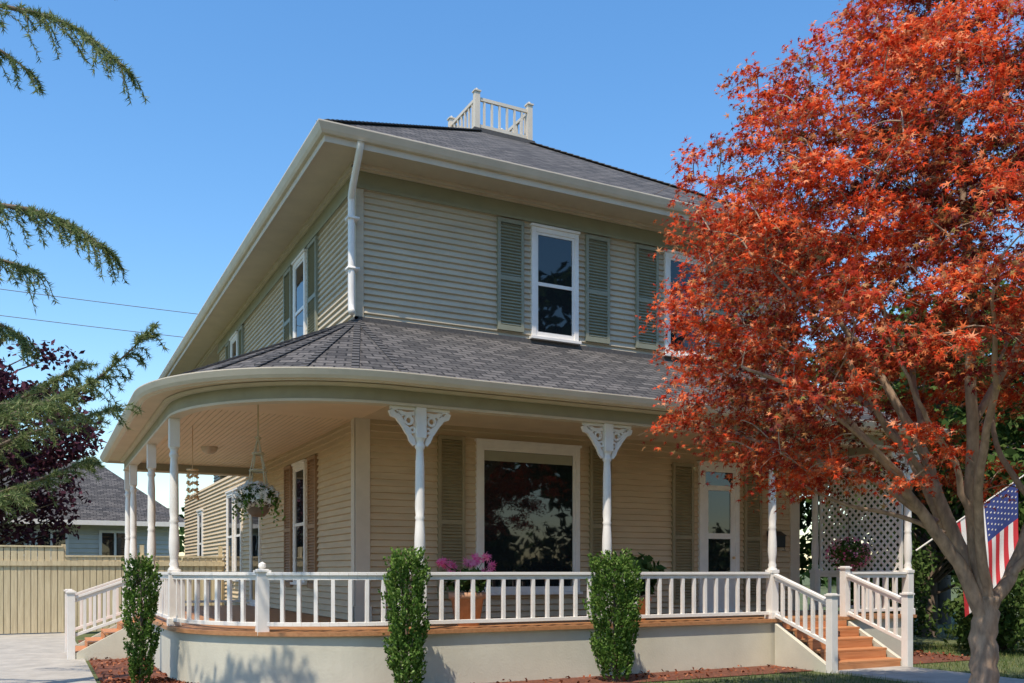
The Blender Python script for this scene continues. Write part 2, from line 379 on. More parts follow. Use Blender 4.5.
be=MB(); sweep(be,ppath,[(-.08,3.9),(.08,3.9),(.08,4.16),(-.08,4.16)]); obj('porch_beam',be,M['beam'],house)
be=MB(); sweep(be,ppath,[(-.095,3.885),(.095,3.885),(.095,3.92),(-.095,3.92)]); sweep(be,ppath,[(.08,4.09),(.14,4.09),(.16,4.13),(.08,4.13)])
obj('porch_beam_moulding',be,M['cream'],house)
be=MB(); sweep(be,ppath,[(.06,4.14),(.44,4.14),(.44,4.165),(.06,4.165)]); obj('porch_soffit',be,M['soffit'],house)
be=MB(); sweep(be,ppath,[(.42,4.09),(.445,4.09),(.445,4.22),(.42,4.22)]); sweep(be,ppath,[(.446,4.10),(.50,4.11),(.53,4.15),(.56,4.22),(.56,4.235),(.545,4.235),(.52,4.2),(.446,4.2)])
obj('porch_gutter',be,M['cream'],house)
SEG=7; P=ppath(.49,SEG); zi=5.66; ze=4.225
inn=[]
for i,(x,y) in enumerate(P):
    if i in (0,1): inn.append((12.15,YW))
    elif i>=len(P)-2: inn.append((XW,19.7))
    else: inn.append((XW, YW) if y<=YW else (XW,y))
polys=[]
for i in range(len(P)-1):
    a,b_=P[i],P[i+1];c,d=inn[i+1],inn[i]
    q=[(*a,ze),(*b_,ze),(*c,zi)]
    if (c[0]-d[0])**2+(c[1]-d[1])**2>1e-4: q.append((*d,zi))
    polys.append(q)
polys.append([(14.0,YW,zi-1.0),(14.99,YW,ze),(14.0,YW,ze)])
roofobj('porch_roof',polys,M['roof'],house)
rc=MB()
for i in range(2,len(P)-2): caps(rc,(*P[i],ze),(*inn[i],zi),.10,20)
obj('porch_roof_hip_caps',rc,M['cap'],house)
fl=MB(); lbox(fl,FR,XW-.05,XR,.0,.05,zi-.04,zi+.05); lbox(fl,LF,YW-.05,19.7,.0,.05,zi-.04,zi+.05); obj('roof_flashing',fl,M['cap'],house)
# --- columns
cm=MB(); cbx=MB()
prof=[(.080,1.62),(.080,1.66),(.06,1.68),(.072,1.72),(.056,1.76),(.060,1.80),(.076,1.95),(.074,2.1),(.062,2.3),(.058,2.33),(.070,2.36),(.058,2.39),(.068,2.5),(.062,3.1),(.054,3.25),(.052,3.3),(.070,3.33),(.070,3.36),(.052,3.39),(.062,3.43),(.080,3.46)]
cols_front=[(4.70,11.95),(7.79,11.95),(11.15,11.95),(14.5,11.95)]
cols_left=[(1.78,14.48),(1.78,17.6),(1.78,21.2),(1.78,22.5)]
for x,y in cols_front+cols_left+[(14.38,14.15)]:
    cm.revolve((x,y,0),prof,16)
    cbx.box(x-.075,x+.075,y-.075,y+.075,FZ,1.62); cbx.box(x-.095,x+.095,y-.095,y+.095,FZ+.001,FZ+.12); cbx.box(x-.085,x+.085,y-.085,y+.085,1.58,1.64)
    cbx.box(x-.075,x+.075,y-.075,y+.075,3.46,3.885)
obj('porch_columns_turned',cm,M['white'],house,smooth=True); obj('porch_column_blocks',cbx,M['white'],house,bevel=.006)
bk=MB()
def strip(x,y,sg,pts,w0,th=.05):
    n=len(pts); vs=[];fs=[]
    for i,(s,z,w) in enumerate(pts):
        a=pts[max(i-1,0)];b_=pts[min(i+1,n-1)]; dx,dz_=b_[0]-a[0],b_[1]-a[1]; l=math.hypot(dx,dz_)+1e-9; nx,nz=-dz_/l,dx/l
        for q in (1,-1):
            for t in (-th/2,th/2): vs.append((x+sg*(s+nx*w/2*q),y+t,z+nz*w/2*q))
    for i in range(n-1):
        a=4*i;b_=4*i+4
        fs+=[(a,b_,b_+1,a+1),(a+2,a+3,b_+3,b_+2),(a,a+2,b_+2,b_),(a+1,b_+1,b_+3,a+3)]
    fs+=[(0,1,3,2),(4*n-4,4*n-2,4*n-1,4*n-3)]
    bk.mesh(vs,fs)
def ring(x,y,sg,cs_,cz,r,w,a0=0,a1=360,th=.046):
    pts=[]
    for k in range(15):
        a=math.radians(a0+(a1-a0)*k/14); pts.append((cs_+r*math.cos(a),cz+r*math.sin(a),w*(1 if a1-a0>=360 else (1-.5*k/14))))
    strip(x,y,sg,pts,w,th)
for x,y in cols_front:
    for sg in (1,-1):
        strip(x,y,sg,[(.08,3.862,.04),(.44,3.862,.04)],.04)
        strip(x,y,sg,[(.43,3.83,.07),(.40,3.77,.085),(.34,3.74,.06),(.29,3.70,.085),(.25,3.63,.055),(.20,3.58,.085),(.16,3.50,.055),(.12,3.43,.08),(.085,3.36,.04)],.06)
        strip(x,y,sg,[(.09,3.80,.05),(.2,3.78,.06),(.3,3.80,.04)],.05,.044)
        ring(x,y,sg,.17,3.70,.055,.035); ring(x,y,sg,.29,3.785,.035,.028); ring(x,y,sg,.115,3.57,.035,.03)
        ring(x,y,sg,.37,3.80,.04,.03,-40,200)
obj('column_brackets',bk,M['white'],house)
# --- railings
rl=MB()
def rail(pts,zb=.80,h=.80,sp=.235,bott=.10):
    P=[Vector(p) for p in pts]
    for a,b_ in zip(P[:-1],P[1:]):
        rl.beam(a+Vector((0,0,h-.02)),b_+Vector((0,0,h-.02)),.095,.045); rl.beam(a+Vector((0,0,h-.075)),b_+Vector((0,0,h-.075)),.05,.06)
        rl.beam(a+Vector((0,0,bott)),b_+Vector((0,0,bott)),.06,.055)
    L=[0]
    for a,b_ in zip(P[:-1],P[1:]): L.append(L[-1]+(b_-a).length)
    n=max(1,round(L[-1]/sp))
    for k in range(1,n):
        s=L[-1]*k/n; i=max(j for j in range(len(L)-1) if L[j]<=s); t=(s-L[i])/(L[i+1]-L[i]); p=P[i].lerp(P[i+1],t)
        d=(P[i+1]-P[i]); d.z=0; side=d.cross(Vector((0,0,1))).normalized()
        rl.beam(p+Vector((0,0,bott)),p+Vector((0,0,h-.1)),.052,.052,side)
Y0=11.95
rail([(4.78,Y0,FZ),(7.71,Y0,FZ)]); rail([(7.87,Y0,FZ),(11.07,Y0,FZ)]); rail([(12.95,Y0,FZ),(14.42,Y0,FZ)])
def arc(a0,a1,n=14): return [(CX+R0*math.cos(math.radians(a0+(a1-a0)*k/n)),CY+R0*math.sin(math.radians(a0+(a1-a0)*k/n)),FZ) for k in range(n+1)]
rail([(4.62,Y0,FZ)]+arc(-90,-129)); rail(arc(-132,-178.5))
rail([(1.78,14.56,FZ),(1.78,17.52,FZ)]); rail([(1.78,17.68,FZ),(1.78,18.22,FZ)]); rail([(1.78,19.98,FZ),(1.78,21.12,FZ)]); rail([(1.78,21.3,FZ),(1.78,22.42,FZ)])
rail([(14.5,12.03,FZ),(14.5,14.1,FZ)]); rail([(1.9,22.5,FZ),(XW-.06,22.5,FZ)])
def newel(x,y,z0,z1,w=.065,ball=False):
    rl.box(x-w,x+w,y-w,y+w,z0,z1); rl.box(x-w-.02,x+w+.02,y-w-.02,y+w+.02,z1,z1+.03); rl.box(x-w+.005,x+w-.005,y-w+.005,y+w-.005,z1+.03,z1+.045)
    if ball: rl.revolve((x,y,z1+.045),[(.03,0),(.055,.03),(.05,.07),(0,.10)],10)
an=math.radians(-130.5); newel(CX+R0*math.cos(an),CY+R0*math.sin(an),FZ-.05,1.60,.08,True)
newel(12.87,Y0,FZ,1.66); newel(1.78,18.3,FZ,1.62); newel(1.78,19.9,FZ,1.62)
for x in (11.15,12.87):
    rail([(x,11.87,FZ-.03),(x,10.68,.36)],h=.80,sp=.17); newel(x,10.62,0,1.22)
for y in (18.3,19.9):
    rail([(1.70,y,FZ-.03),(.56,y,.36)],h=.80,sp=.17); newel(.5,y,0,1.22)
obj('porch_railing',rl,M['white'],house,bevel=.004)
stp=MB(); stg=MB()
for k in range(4):
    z=FZ-.16*(k+1); ya=11.84-.29*k
    stp.box(11.24,12.78,ya-.31,ya-.004,z-.04,z)
    if k==0: stp.box(11.26,12.76,ya-.032,ya-.012,z,z+.10)
    else: stp.box(11.26,12.76,ya-.02,ya+.0,z,z+.118)
stp.box(11.26,12.76,11.84-.29*4-.02,11.84-.29*4,0,.12)
for x in (11.15,12.87):
    stg.mesh([(x+sx,y,z) for sx in (-.045,.045) for y,z in ((11.84,FZ-.08),(11.84,-.05),(10.66,-.05),(10.66,.10))],[(0,1,2,3),(7,6,5,4),(0,4,5,1),(1,5,6,2),(2,6,7,3),(3,7,4,0)])
obj('front_steps',stp,M['step'],house,bevel=.006)
sp2=MB()
for k in range(4):
    z=FZ-.16*(k+1); xa=1.67-.29*k; sp2.box(xa-.31,xa-.004,18.4,19.8,z-.04,z); sp2.box(xa-.02,xa,18.41,19.79,z,z+.10)
for y in (18.3,19.9):
    stg.mesh([(x,y+sy,z) for sy in (-.045,.045) for x,z in ((1.67,FZ-.08),(1.67,-.05),(.5,-.05),(.5,.10))],[(0,1,2,3),(7,6,5,4),(0,4,5,1),(1,5,6,2),(2,6,7,3),(3,7,4,0)])
obj('side_steps',sp2,M['step'],house); obj('stair_stringers',stg,M['skirt'],house)
tc=bpy.data.curves.new('house_number','FONT'); tc.body='332'; tc.size=.13; tc.extrude=.004; tc.materials.append(M['black'])
to=bpy.data.objects.new('house_number',tc); link(to,house); to.rotation_euler=(math.pi/2,0,0); to.location=(12.1,11.84-.29-.03,FZ-.16*2+.012)
la=MB(); y0,y1,z0,z1=12.1,14.1,1.6,3.85; xx=14.5
for sgn in (1,-1):
    c=-6.0
    while c<8:
        ys=[]
        for y in (y0,y1):
            z=z0+sgn*(y-y0)+c
            if z0<=z<=z1: ys.append((y,z))
        for z in (z0,z1):
            y=y0+(z-z0-c)/sgn
            if y0<y<y1: ys.append((y,z))
        if len(ys)>=2 and abs(ys[0][0]-ys[1][0])>.03:
            la.beam((xx+.006*sgn,*ys[0]),(xx+.006*sgn,*ys[1]),.045,.01,side=(0,1,-sgn) )
        c+=.155
for a,b_ in (((xx,y0,z0),(xx,y1,z0)),((xx,y0,z1),(xx,y1,z1)),((xx,y0,z0),(xx,y0,z1)),((xx,y1,z0),(xx,y1,z1))): la.beam(a,b_,.05,.05)
obj('porch_lattice',la,M['white'],house)
cl=MB(); cl.revolve((3.0,19.0,4.08),[(.0,-.14),(.08,-.13),(.14,-.08),(.16,-.03),(.17,0)],16); obj('ceiling_light',cl,M['lamp'],house,smooth=True)
# ------------------------------------------------------------------ ground surfaces
P1=ppath(.0,20); P2=ppath(1.0,20)
mu=MB()
for i in range(len(P1)-1):
    mu.poly([(*P1[i],.012),(*P1[i+1],.012),(*P2[i+1],.012),(*P2[i],.012)])
obj('mulch_bed',mu,M['mulch'])
mb=MB(); n=40; cc=(8.72,6.2)
mb.poly([(cc[0]+2.2*(1+.1*math.sin(3*k))*math.cos(2*math.pi*k/n),cc[1]+2.0*(1+.08*math.cos(5*k))*math.sin(2*math.pi*k/n),.010) for k in range(n)])
obj('mulch_bed',mb,M['mulch'])
pa=MB(); y=3.0
while y<25.9: pa.box(-1.1,.72,y+.008,y+1.19,-.05,.035); y+=1.2
obj('concrete_path',pa,M['concrete'],bevel=.008)
pa=MB(); y=1.5
while y<10.4: pa.box(11.2,12.8,y+.006,y+1.19,-.05,.036); y+=1.2
obj('front_walk',pa,M['concrete'],bevel=.008)
pa=MB(); x=-60
while x<80: pa.box(x+.006,x+1.5,-.4,1.4,-.05,.035); x+=1.506
obj('pavement',pa,M['concrete'])
kb=MB(); kb.box(-100,120,-2.75,-2.6,-.2,.12); obj('kerb',kb,M['concrete'])
rd=MB(); rd.box(-200,200,-11,-2.75,-.2,.006); obj('road',rd,M['asphalt'])
C=[]
for _ in range(9000):
    i=random.randrange(len(P1)-1); t=random.random(); s=random.random()
    L=math.dist(P1[i],P1[i+1])
    if random.random()>L/3:
        if random.random()>.25: continue
    a=[P1[i][k]*(1-t)+P1[i+1][k]*t for k in (0,1)]; b_=[P2[i][k]*(1-t)+P2[i+1][k]*t for k in (0,1)]
    C.append((a[0]*(1-s)+b_[0]*s,a[1]*(1-s)+b_[1]*s,.02+.03*random.random()))
t_=(np.array([(-.3,-.6,0),(.3,-.5,0),(.35,.5,.05),(-.25,.6,0)]),[(0,1,2,3)])
cloud('mulch_chips',C,.05,np.array([[0,0,1.]]),t_,M['chips'],None,1.2)
n=30000; X=rng.random(n)*14+7;Yy=rng.random(n)*11+1.5
k=((X-8.72)**2+(Yy-6.2)**2>4.2)&~((X>11.15)&(X<12.85))&(Yy<10.85)
X2=np.concatenate([X[k],rng.random(9000)*5-6.2,14.9+2*rng.random(2500)+.8]);Y2=np.concatenate([Yy[k],rng.random(9000)*16+9,10.8+3*rng.random(2500)])
C=np.stack([X2,Y2,np.zeros(len(X2))],1)
al=rng.normal(size=(len(X2),3))*.35+np.array([0,0,1])
tb=(np.array([(-.07,0,0),(.07,0,0),(0,1,0)]),[(0,1,2)])
cloud('grass_tufts',C,.05+.05*rng.random(len(X2)),None,tb,M['blade'],None,1,align=al)
# ------------------------------------------------------------------ fence
fe=empty('wooden_fence'); fb=MB(); fp=MB()
x=-14.0
while x<4.4:
    h=2.22 if x<.55 else 1.98
    yo=random.uniform(0,.008)
    fb.box(x+.008,x+.142,26.0+yo,26.02+yo,.06,h-random.random()*.01); x+=.15
fp.box(-14,.52,25.97,26.05,2.22,2.26); fp.box(.56,4.5,25.975,26.045,1.98,2.02)
for x in (-12,-9.6,-7.2,-4.8,-2.4,.54,2.4,4.4): fp.box(x-.05,x+.05,26.03,26.13,0,2.3)
fp.box(-14,4.5,25.965,25.999,1.75,1.87)
fb.box(-14,4.5,26.04,26.05,.06,1.9)
obj('fence_boards',fb,M['fence'],fe); obj('fence_posts_and_cap',fp,M['fence'],fe)
# ------------------------------------------------------------------ maple
Rd=Vector((.889,-.457,0)); Fd=Vector((.457,.889,0)); MBs=Vector((8.72,6.2,0))
def ML(a,b_,z): return MBs+Rd*a+Fd*b_+Vector((0,0,z))
maple=empty('japanese_maple_tree',MBs)
def par(o,p): o.parent=p; o.matrix_parent_inverse=Matrix.Translation(-p.location); return o
mt=MB(); nodesP=[]
def limb(pts,rad,store=True,seg=9):
    p,r=smoothpts([ML(*q) for q in pts],rad,5)
    p=[q+Vector((random.uniform(-.018,.018),random.uniform(-.018,.018),0)) for q in p]
    mt.tube(p,r,seg)
    if store:
        for q in p[4:]: nodesP.append(q)
limb([(0.0,0,-.1),(-.01,0,.1),(-.04,0,.55),(-.03,.02,1.0),(-.02,0,1.38)],[.22,.16,.135,.13,.115],False,12)
limb([(-.04,0,1.1),(-.35,-.08,1.7),(-.8,-.2,2.25),(-1.25,-.3,2.8),(-1.9,-.5,3.3),(-2.7,-.6,3.6)],[.085,.07,.056,.042,.028,.012])
limb([(-.02,0,1.25),(-.3,.2,2.1),(-.55,.3,2.9),(-.95,.4,3.7),(-1.5,.6,4.6),(-2.0,.7,5.3)],[.085,.068,.054,.04,.026,.01])
limb([(-.02,0,1.25),(-.2,-.1,2.1),(-.3,-.3,3.2),(-.4,-.4,4.6),(-.5,-.4,6.0),(-.4,-.3,7.3)],[.085,.07,.056,.045,.03,.01])
limb([(.0,0,1.2),(.32,.1,1.65),(.65,.2,2.4),(1.1,.4,3.5),(1.9,.5,5)],[.08,.066,.05,.035,.012])
limb([(-.03,.03,1.3),(-.35,.5,2.4),(-.5,1.1,3.2),(-.8,1.8,3.9),(-1,2.3,4.4)],[.065,.05,.038,.026,.01])
limb([(-.03,-.03,1.3),(-.35,-.5,2.4),(-.5,-1.1,3.3),(-.9,-1.8,4)],[.055,.045,.03,.01])
limb([(-.6,-.15,2.1),(-1.1,.3,2.6),(-1.8,.8,2.95),(-2.6,1.2,3.3)],[.042,.034,.024,.01])
limb([(.3,.05,1.6),(.7,-.5,2.4),(1.1,-1.1,3.4),(1.5,-1.5,4.2)],[.05,.04,.026,.01])
limb([(-.4,.25,2.5),(-1.0,.1,3.1),(-1.6,-.2,3.9),(-2.3,-.3,4.6)],[.042,.032,.022,.01])
limb([(-.28,-.25,3.1),(.4,0,4.2),(.9,.3,5.4),(1.1,.3,6.4)],[.042,.032,.022,.01])
limb([(-.55,.3,2.9),(-.4,.9,3.9),(-.7,1.3,5.0),(-1.1,1.2,6.0)],[.042,.032,.022,.01])
limb([(-.9,-.22,2.45),(-1.2,-.6,2.6),(-1.7,-.9,2.9),(-2.2,-1.2,3.2)],[.03,.024,.018,.008])
limb([(-.5,-.1,2.0),(-.9,.1,2.2),(-1.5,.2,2.35),(-2.1,.3,2.7)],[.03,.024,.018,.008])
limb([(-.2,-.1,2.0),(-.5,-.3,2.7),(-.9,-.5,3.2),(-1.3,-.6,3.9)],[.04,.03,.022,.01])
limb([(.6,.2,2.3),(.35,.5,3.0),(.5,.8,3.8),(.9,1.0,4.6)],[.036,.028,.02,.01])
prz=[2.5,2.9,3.4,4.2,5.0,5.75,6.5,7.1,7.8,8.6]; prr=[1.9,2.7,3.14,3.28,3.2,2.92,2.25,1.6,1.1,.4]
cl=[]; tries=0
while len(cl)<960 and tries<90000:
    tries+=1
    z=random.uniform(2.45,8.6); R=np.interp(z,prz,prr); th=random.uniform(0,2*math.pi)
    lump=1+.07*math.sin(3*th+z*1.7)+.07*math.sin(7*th-2.3*z)+.06*math.sin(11*th+5*z)
    f=random.random()**.42
    if z<4.0 and f<.45 : continue
    ca=math.cos(th); a=R*lump*f*ca*(1.28 if ca>0 else 1.0); b_=R*.86*lump*f*math.sin(th)
    if b_<0: b_*=.85
    if z<3.4 and a>-.7 and random.random()<.8: continue
    if a>-1.8 and a<1.2 and z<3.7+.25*math.sin(a*3) and b_<1.2 and random.random()<.75: continue
    if mnoise.noise(Vector((a*1.05,b_*1.05,z*1.5)))<-.16: continue
    p=ML(a-.05,b_,z)
    if any(abs(p.x-q[0].x)<.25 and abs(p.y-q[0].y)<.25 and abs(p.z-q[0].z)<.2 for q in cl): continue
    cl.append((p,f,Vector((Rd*math.cos(th)+Fd*math.sin(th)))))
cen=ML(0,0,3)
cl.sort(key=lambda q:(q[0]-cen).length)
NP=[np.array(q) for q in nodesP]
LC=[];LB=[];LK=[]
for p,f,dd in cl:
    arr=np.array(NP); d=np.linalg.norm(arr-np.array(p),axis=1)+.8*np.maximum(0,arr[:,2]-p.z)
    j=int(np.argmin(d)); q=Vector(arr[j]); L=(p-q).length
    mid=q.lerp(p,.5)+Vector((random.uniform(-.12,.12)*L,random.uniform(-.12,.12)*L,.12*L))
    pts,rd_=smoothpts([q,mid,p],[.006+.005*L,.005+.003*L,.003],3); mt.tube(pts,rd_,5)
    for s in pts[2:]: NP.append(np.array(s))
    rad=random.uniform(.28,.52); n=int(205*(rad/.5)**2)
    for _ in range(3):
        e_=p+Vector((random.uniform(-rad,rad)*.8,random.uniform(-rad,rad)*.8,random.uniform(-.2,.05)))
        mt.tube([p,p.lerp(e_,.5)+Vector((0,0,.03)),e_],[.004,.003,.002],3)
    ns=max(5,int(n/14)); aa=rng.random(ns)*6.283; rr=rad*(.35+.65*np.sqrt(rng.random(ns)))
    t=rng.random((ns,14))
    sx=(rr*np.cos(aa))[:,None]*t; sy=(rr*np.sin(aa))[:,None]*t; zt=rng.normal(size=ns)[:,None]*.10*t-.55*(t**2)*(rr[:,None]**1.3)
    x=sx.ravel()+rng.normal(size=ns*14)*.035; y=sy.ravel()+rng.normal(size=ns*14)*.035; z=zt.ravel()+rng.normal(size=ns*14)*.035
    LC.append(np.stack([p.x+x,p.y+y,p.z+z],1)); LB.append(np.tile(np.array([dd.x*.5-.25,dd.y*.5-.2,.8]),(len(x),1)))
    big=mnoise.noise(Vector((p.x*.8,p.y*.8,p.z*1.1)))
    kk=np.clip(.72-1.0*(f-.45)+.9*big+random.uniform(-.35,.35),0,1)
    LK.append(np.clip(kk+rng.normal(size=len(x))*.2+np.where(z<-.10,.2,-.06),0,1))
LC=np.concatenate(LC);LB=np.concatenate(LB);LK=np.concatenate(LK)
par(obj('trunk_and_branches',mt,M['bark'],None,smooth=True),maple)
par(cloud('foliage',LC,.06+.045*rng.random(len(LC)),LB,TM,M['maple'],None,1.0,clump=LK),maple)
print('maple leaves',len(LC),'clusters',len(cl))
# ------------------------------------------------------------------ generic broadleaf tree
def tree(name,base,h,cr,z0,mat,ncl,nl,ls,trunk=.2,seed=1):
    rs=random.Random(seed); b=Vector((*base,0)); e=empty(name,b); t=MB()
    t.tube([b+Vector((0,0,-.1)),b+Vector((.05,0,h*.3)),b+Vector((0,.1,h*.6)),b+Vector((0,0,h*.85))],[trunk*1.2,trunk,trunk*.6,trunk*.2],8)
    C=[];B=[];czs=(z0+h)/2;rz=(h-z0)/2
    for _ in range(ncl):
        d=Vector((rs.gauss(0,1),rs.gauss(0,1),rs.gauss(0,1))).normalized()
        f=rs.random()**.4; lump=1+.18*math.sin(4*math.atan2(d.y,d.x)+seed)+.12*math.sin(5*d.z+seed*2)
        p=b+Vector((d.x*cr*f*lump,d.y*cr*f*lump,czs+d.z*rz*f*lump))
        s=b+Vector((0,0,max(z0*.8,min(h*.8,p.z-.4*cr*f))))
        t.tube([s,s.lerp(p,.5)+Vector((0,0,.1)),p],[trunk*.25,trunk*.12,.01],4)
        rad=cr*rs.uniform(.16,.30); q,dd=blob_leaves(p,(rad,rad,rad*.6),nl,.2); C.append(q); B.append(dd*.5+np.array([0,0,.5]))
    par(obj('trunk_and_branches',t,M['barkd'],None,smooth=True),e)
    par(cloud('foliage',np.concatenate(C),ls*(.7+.6*rng.random(ncl*nl)),np.concatenate(B),TL,mat,None,.8),e)
    return e
tree('purple_plum_tree',(-1.7,33.0),9.2,3.2,2.4,M['plum'],180,90,.21,.2,3)
tree('purple_plum_tree',(-5.5,36),8.5,3.0,2.0,M['plum'],120,80,.22,.2,4)
tree('green_tree',(19.5,15.5),8.5,3.6,1.2,M['green'],150,90,.24,.2,5)
tree('green_tree',(21.5,12.0),7.0,2.8,.8,M['green'],130,90,.2,.2,15)
tree('green_tree',(24.5,19),10,4.2,1.5,M['dkgreen'],130,90,.3,.25,6)
tree('green_tree',(18.0,21.5),9,3.2,1.2,M['dkgreen'],110,90,.26,.25,8)
tree('green_tree',(-7.5,40),11,4.4,2,M['green'],130,80,.35,.3,9)
for i,(x,y) in enumerate(((-2,-13),(8,-14.5),(18,-13),(28,-14.5))):
    tree('street_tree',(x,y),19,5.6,3.2,M['dkgreen'],120,32,.95,.35,20+i)
C=[];B=[]
for k in range(190):
    q,dd=blob_leaves((random.uniform(-25,50),random.uniform(-16.5,-15),random.uniform(.3,3.8)),(1.3,.8,1.0),42,.3); C.append(q);B.append(dd)
C=np.concatenate(C); cloud('added_reflection_hedge',C,.55,np.concatenate(B),TL,M['dkgreen'],None,.7)  # unseen foliage row added behind the camera to darken the window reflections
def shrub(name,base,rx,h,mat,n,ls,seed=1):
    b=Vector((*base,0)); e=empty(name,b); rs=random.Random(seed); C=[];B=[]; st=MB()
    for _ in range(26):
        a=rs.uniform(0,6.283); f=rs.random()**.5; z=h*rs.uniform(.2,.85); p=(b.x+rx*.75*f*math.cos(a),b.y+rx*.75*f*math.sin(a),z)
        st.tube([b,Vector(p)],[.02,.006],4); q,dd=blob_leaves(p,(rx*.38,rx*.38,h*.18),n//26,.3); C.append(q);B.append(dd)
    par(obj('stems',st,M['barkd']),e); C=np.concatenate(C); par(cloud('foliage',C,ls*(.7+.6*rng.random(len(C))),np.concatenate(B),TL,mat,None,1.0),e)
shrub('laurel_shrub',(17.2,11.9),1.3,1.7,M['green'],4500,.13,1); shrub('laurel_shrub',(19.3,11.2),1.5,2.0,M['green'],4500,.13,2); shrub('laurel_shrub',(16.2,14.0),1.1,2.2,M['green'],4000,.12,3)
def column(base,h,r,seed,n=8000):
    b=Vector((*base,0)); e=empty('columnar_shrub',b); rs=np.random.default_rng(seed)
    st=MB(); st.tube([b+Vector((0,0,-.05)),b+Vector((0,0,h*.9))],[.03,.008],6)
    for k in range(60):
        z=h*rs.uniform(.06,.9); a=rs.uniform(0,6.28); st.tube([b+Vector((0,0,z)),b+Vector((r*.7*math.cos(a),r*.7*math.sin(a),z+.15))],[.008,.003],4)
    par(obj('stem',st,M['barkd']),e)
    ns=n//22; zs=h*(.02+.87*rs.random(ns)**.95); a=rs.random(ns)*6.283; zz=zs/h
    prof=np.interp(zz,[0,.06,.25,.6,.82,.90],[.45,.66,.82,1,.88,.55])
    lump=1+.17*np.sin(a+zs*9+seed)+.10*np.sin(3*a-zs*8+seed*3)+.07*rs.normal(size=ns)
    rr=r*prof*lump*(.25+.75*rs.random(ns)**.45)
    L=.10+.17*rs.random(ns); t=rs.random((ns,22))
    ox=np.cos(a)*.3;oy=np.sin(a)*.3
    X=(b.x+rr*np.cos(a))[:,None]+ox[:,None]*t*L[:,None]+rs.normal(size=(ns,22))*.012
    Yq=(b.y+rr*np.sin(a))[:,None]+oy[:,None]*t*L[:,None]+rs.normal(size=(ns,22))*.012
    Z=zs[:,None]+t*L[:,None]
    C=np.stack([X.ravel(),Yq.ravel(),Z.ravel()],1); N=len(C)
    al=np.stack([np.repeat(np.cos(a),22)*.5,np.repeat(np.sin(a),22)*.5,np.ones(N)*.8],1)+rs.normal(size=(N,3))*.5
    par(cloud('foliage',C,.032+.028*rs.random(N),None,TL,M['shrub'],None,1,align=al),e)
column((4.25,11.28),1.94,.245,1,12500); column((7.46,11.25),1.93,.335,2,17000); column((1.27,13.9),1.92,.20,3,8000)
# ------------------------------------------------------------------ deodar cedar on the left
cb0=Vector((-2.36,12.45,0)); cedar=empty('deodar_cedar_tree',cb0)
def CL(r,d,z): return Rd*r+Fd*d+Vector((0,0,z))
ct=MB(); ct.tube([CL(-7.9,10,-.1),CL(-7.85,10,3),CL(-7.8,10,7),CL(-7.75,10,11)],[.3,.24,.16,.04],10)
NC=[];NA=[]
def cedar_branch(pts,tw=.5,dens=1.0,nd=9,droop=1.0):
    p,r=smoothpts([CL(*q) for q in pts],np.linspace(.04,.005,len(pts)).tolist(),10)
    ct.tube(p,r,6); n=len(p)
    for i in range(6,n):
        t=i/n; d=(p[i]-p[i-1]).normalized(); side=d.cross(Vector((0,0,1))).normalized()
        cnt=int(dens)+(1 if random.random()<dens-int(dens) else 0)
        for _ in range(cnt):
            sg=random.choice((-1,1)); l=tw*random.uniform(.35,1.15)*(1.1-.5*t)
            s=p[i].lerp(p[i-1],random.random()); dr=(side*sg*random.uniform(.2,1)+d*random.uniform(.3,1.1)).normalized()
            m_=s+dr*l*.5+Vector((0,0,-.12*l*droop)); e_=s+dr*l*.8+Vector((0,0,-.65*l*random.uniform(.3,1.3)*droop))
            q,rr=smoothpts([s,m_,e_],[.005,.003,.002],5); ct.tube(q,rr,3)
            for k in range(len(q)-1):
                for _2 in range(nd):
                    c=q[k].lerp(q[k+1],random.random()); NC.append(c); v=(q[k+1]-q[k]).normalized()*.5+Vector((random.gauss(0,.6),random.gauss(0,.6),random.gauss(0,.6))); NA.append(v)
cedar_branch([(-7.8,9.9,7.6),(-6.3,9.2,7.45),(-5.0,9,7.15),(-4.3,9,6.95),(-3.75,8.9,6.5)],.6,1.6)
cedar_branch([(-7.8,9.9,7.1),(-6.5,9.5,7.1),(-5.4,9.2,6.95),(-4.8,9.2,6.6)],.6,1.1)
cedar_branch([(-7.8,9.9,8.2),(-6.3,9.6,8.1),(-5.0,9.3,7.85),(-4.1,9.3,7.7)],.5,1.3)
cedar_branch([(-7.8,9.9,5.4),(-6.3,9.3,5.35),(-5.0,9,5.2),(-4.4,9,5.05),(-3.95,8.9,4.75)],.6,2.2)
cedar_branch([(-7.8,9.9,5.0),(-6.3,9.8,5.0),(-5.5,9.6,4.9),(-4.9,9.4,4.7)],.6,1.8)
cedar_branch([(-7.8,9.9,4.5),(-6.3,9.8,4.4),(-5.6,9.8,4.3),(-5.2,9.8,4.1)],.6,1.6)
for q in ([(-7.8,10,2.6),(-6.3,9.8,2.9),(-5.0,9.5,3.3),(-4.3,9.4,3.55),(-3.65,9.3,4.05)],[(-7.8,10,2.4),(-6.3,10,2.7),(-5.3,10,3.1),(-4.3,10,3.4)],
          [(-7.8,10,2.9),(-6.5,10.3,3.2),(-5.6,10.5,3.6),(-5.0,10.6,4.0)],[(-7.8,10,2.2),(-6.5,10.3,2.3),(-5.6,10.5,2.6),(-4.9,10.6,2.9)],
          [(-7.8,10,2.0),(-6.6,9.6,2.1),(-5.8,9.5,2.3),(-5.1,9.4,2.4)],[(-7.8,10,2.7),(-6.4,9.6,3.0),(-5.4,9.4,3.3),(-4.6,9.3,3.3)]):
    cedar_branch(q,.6,2.3,8,.75)
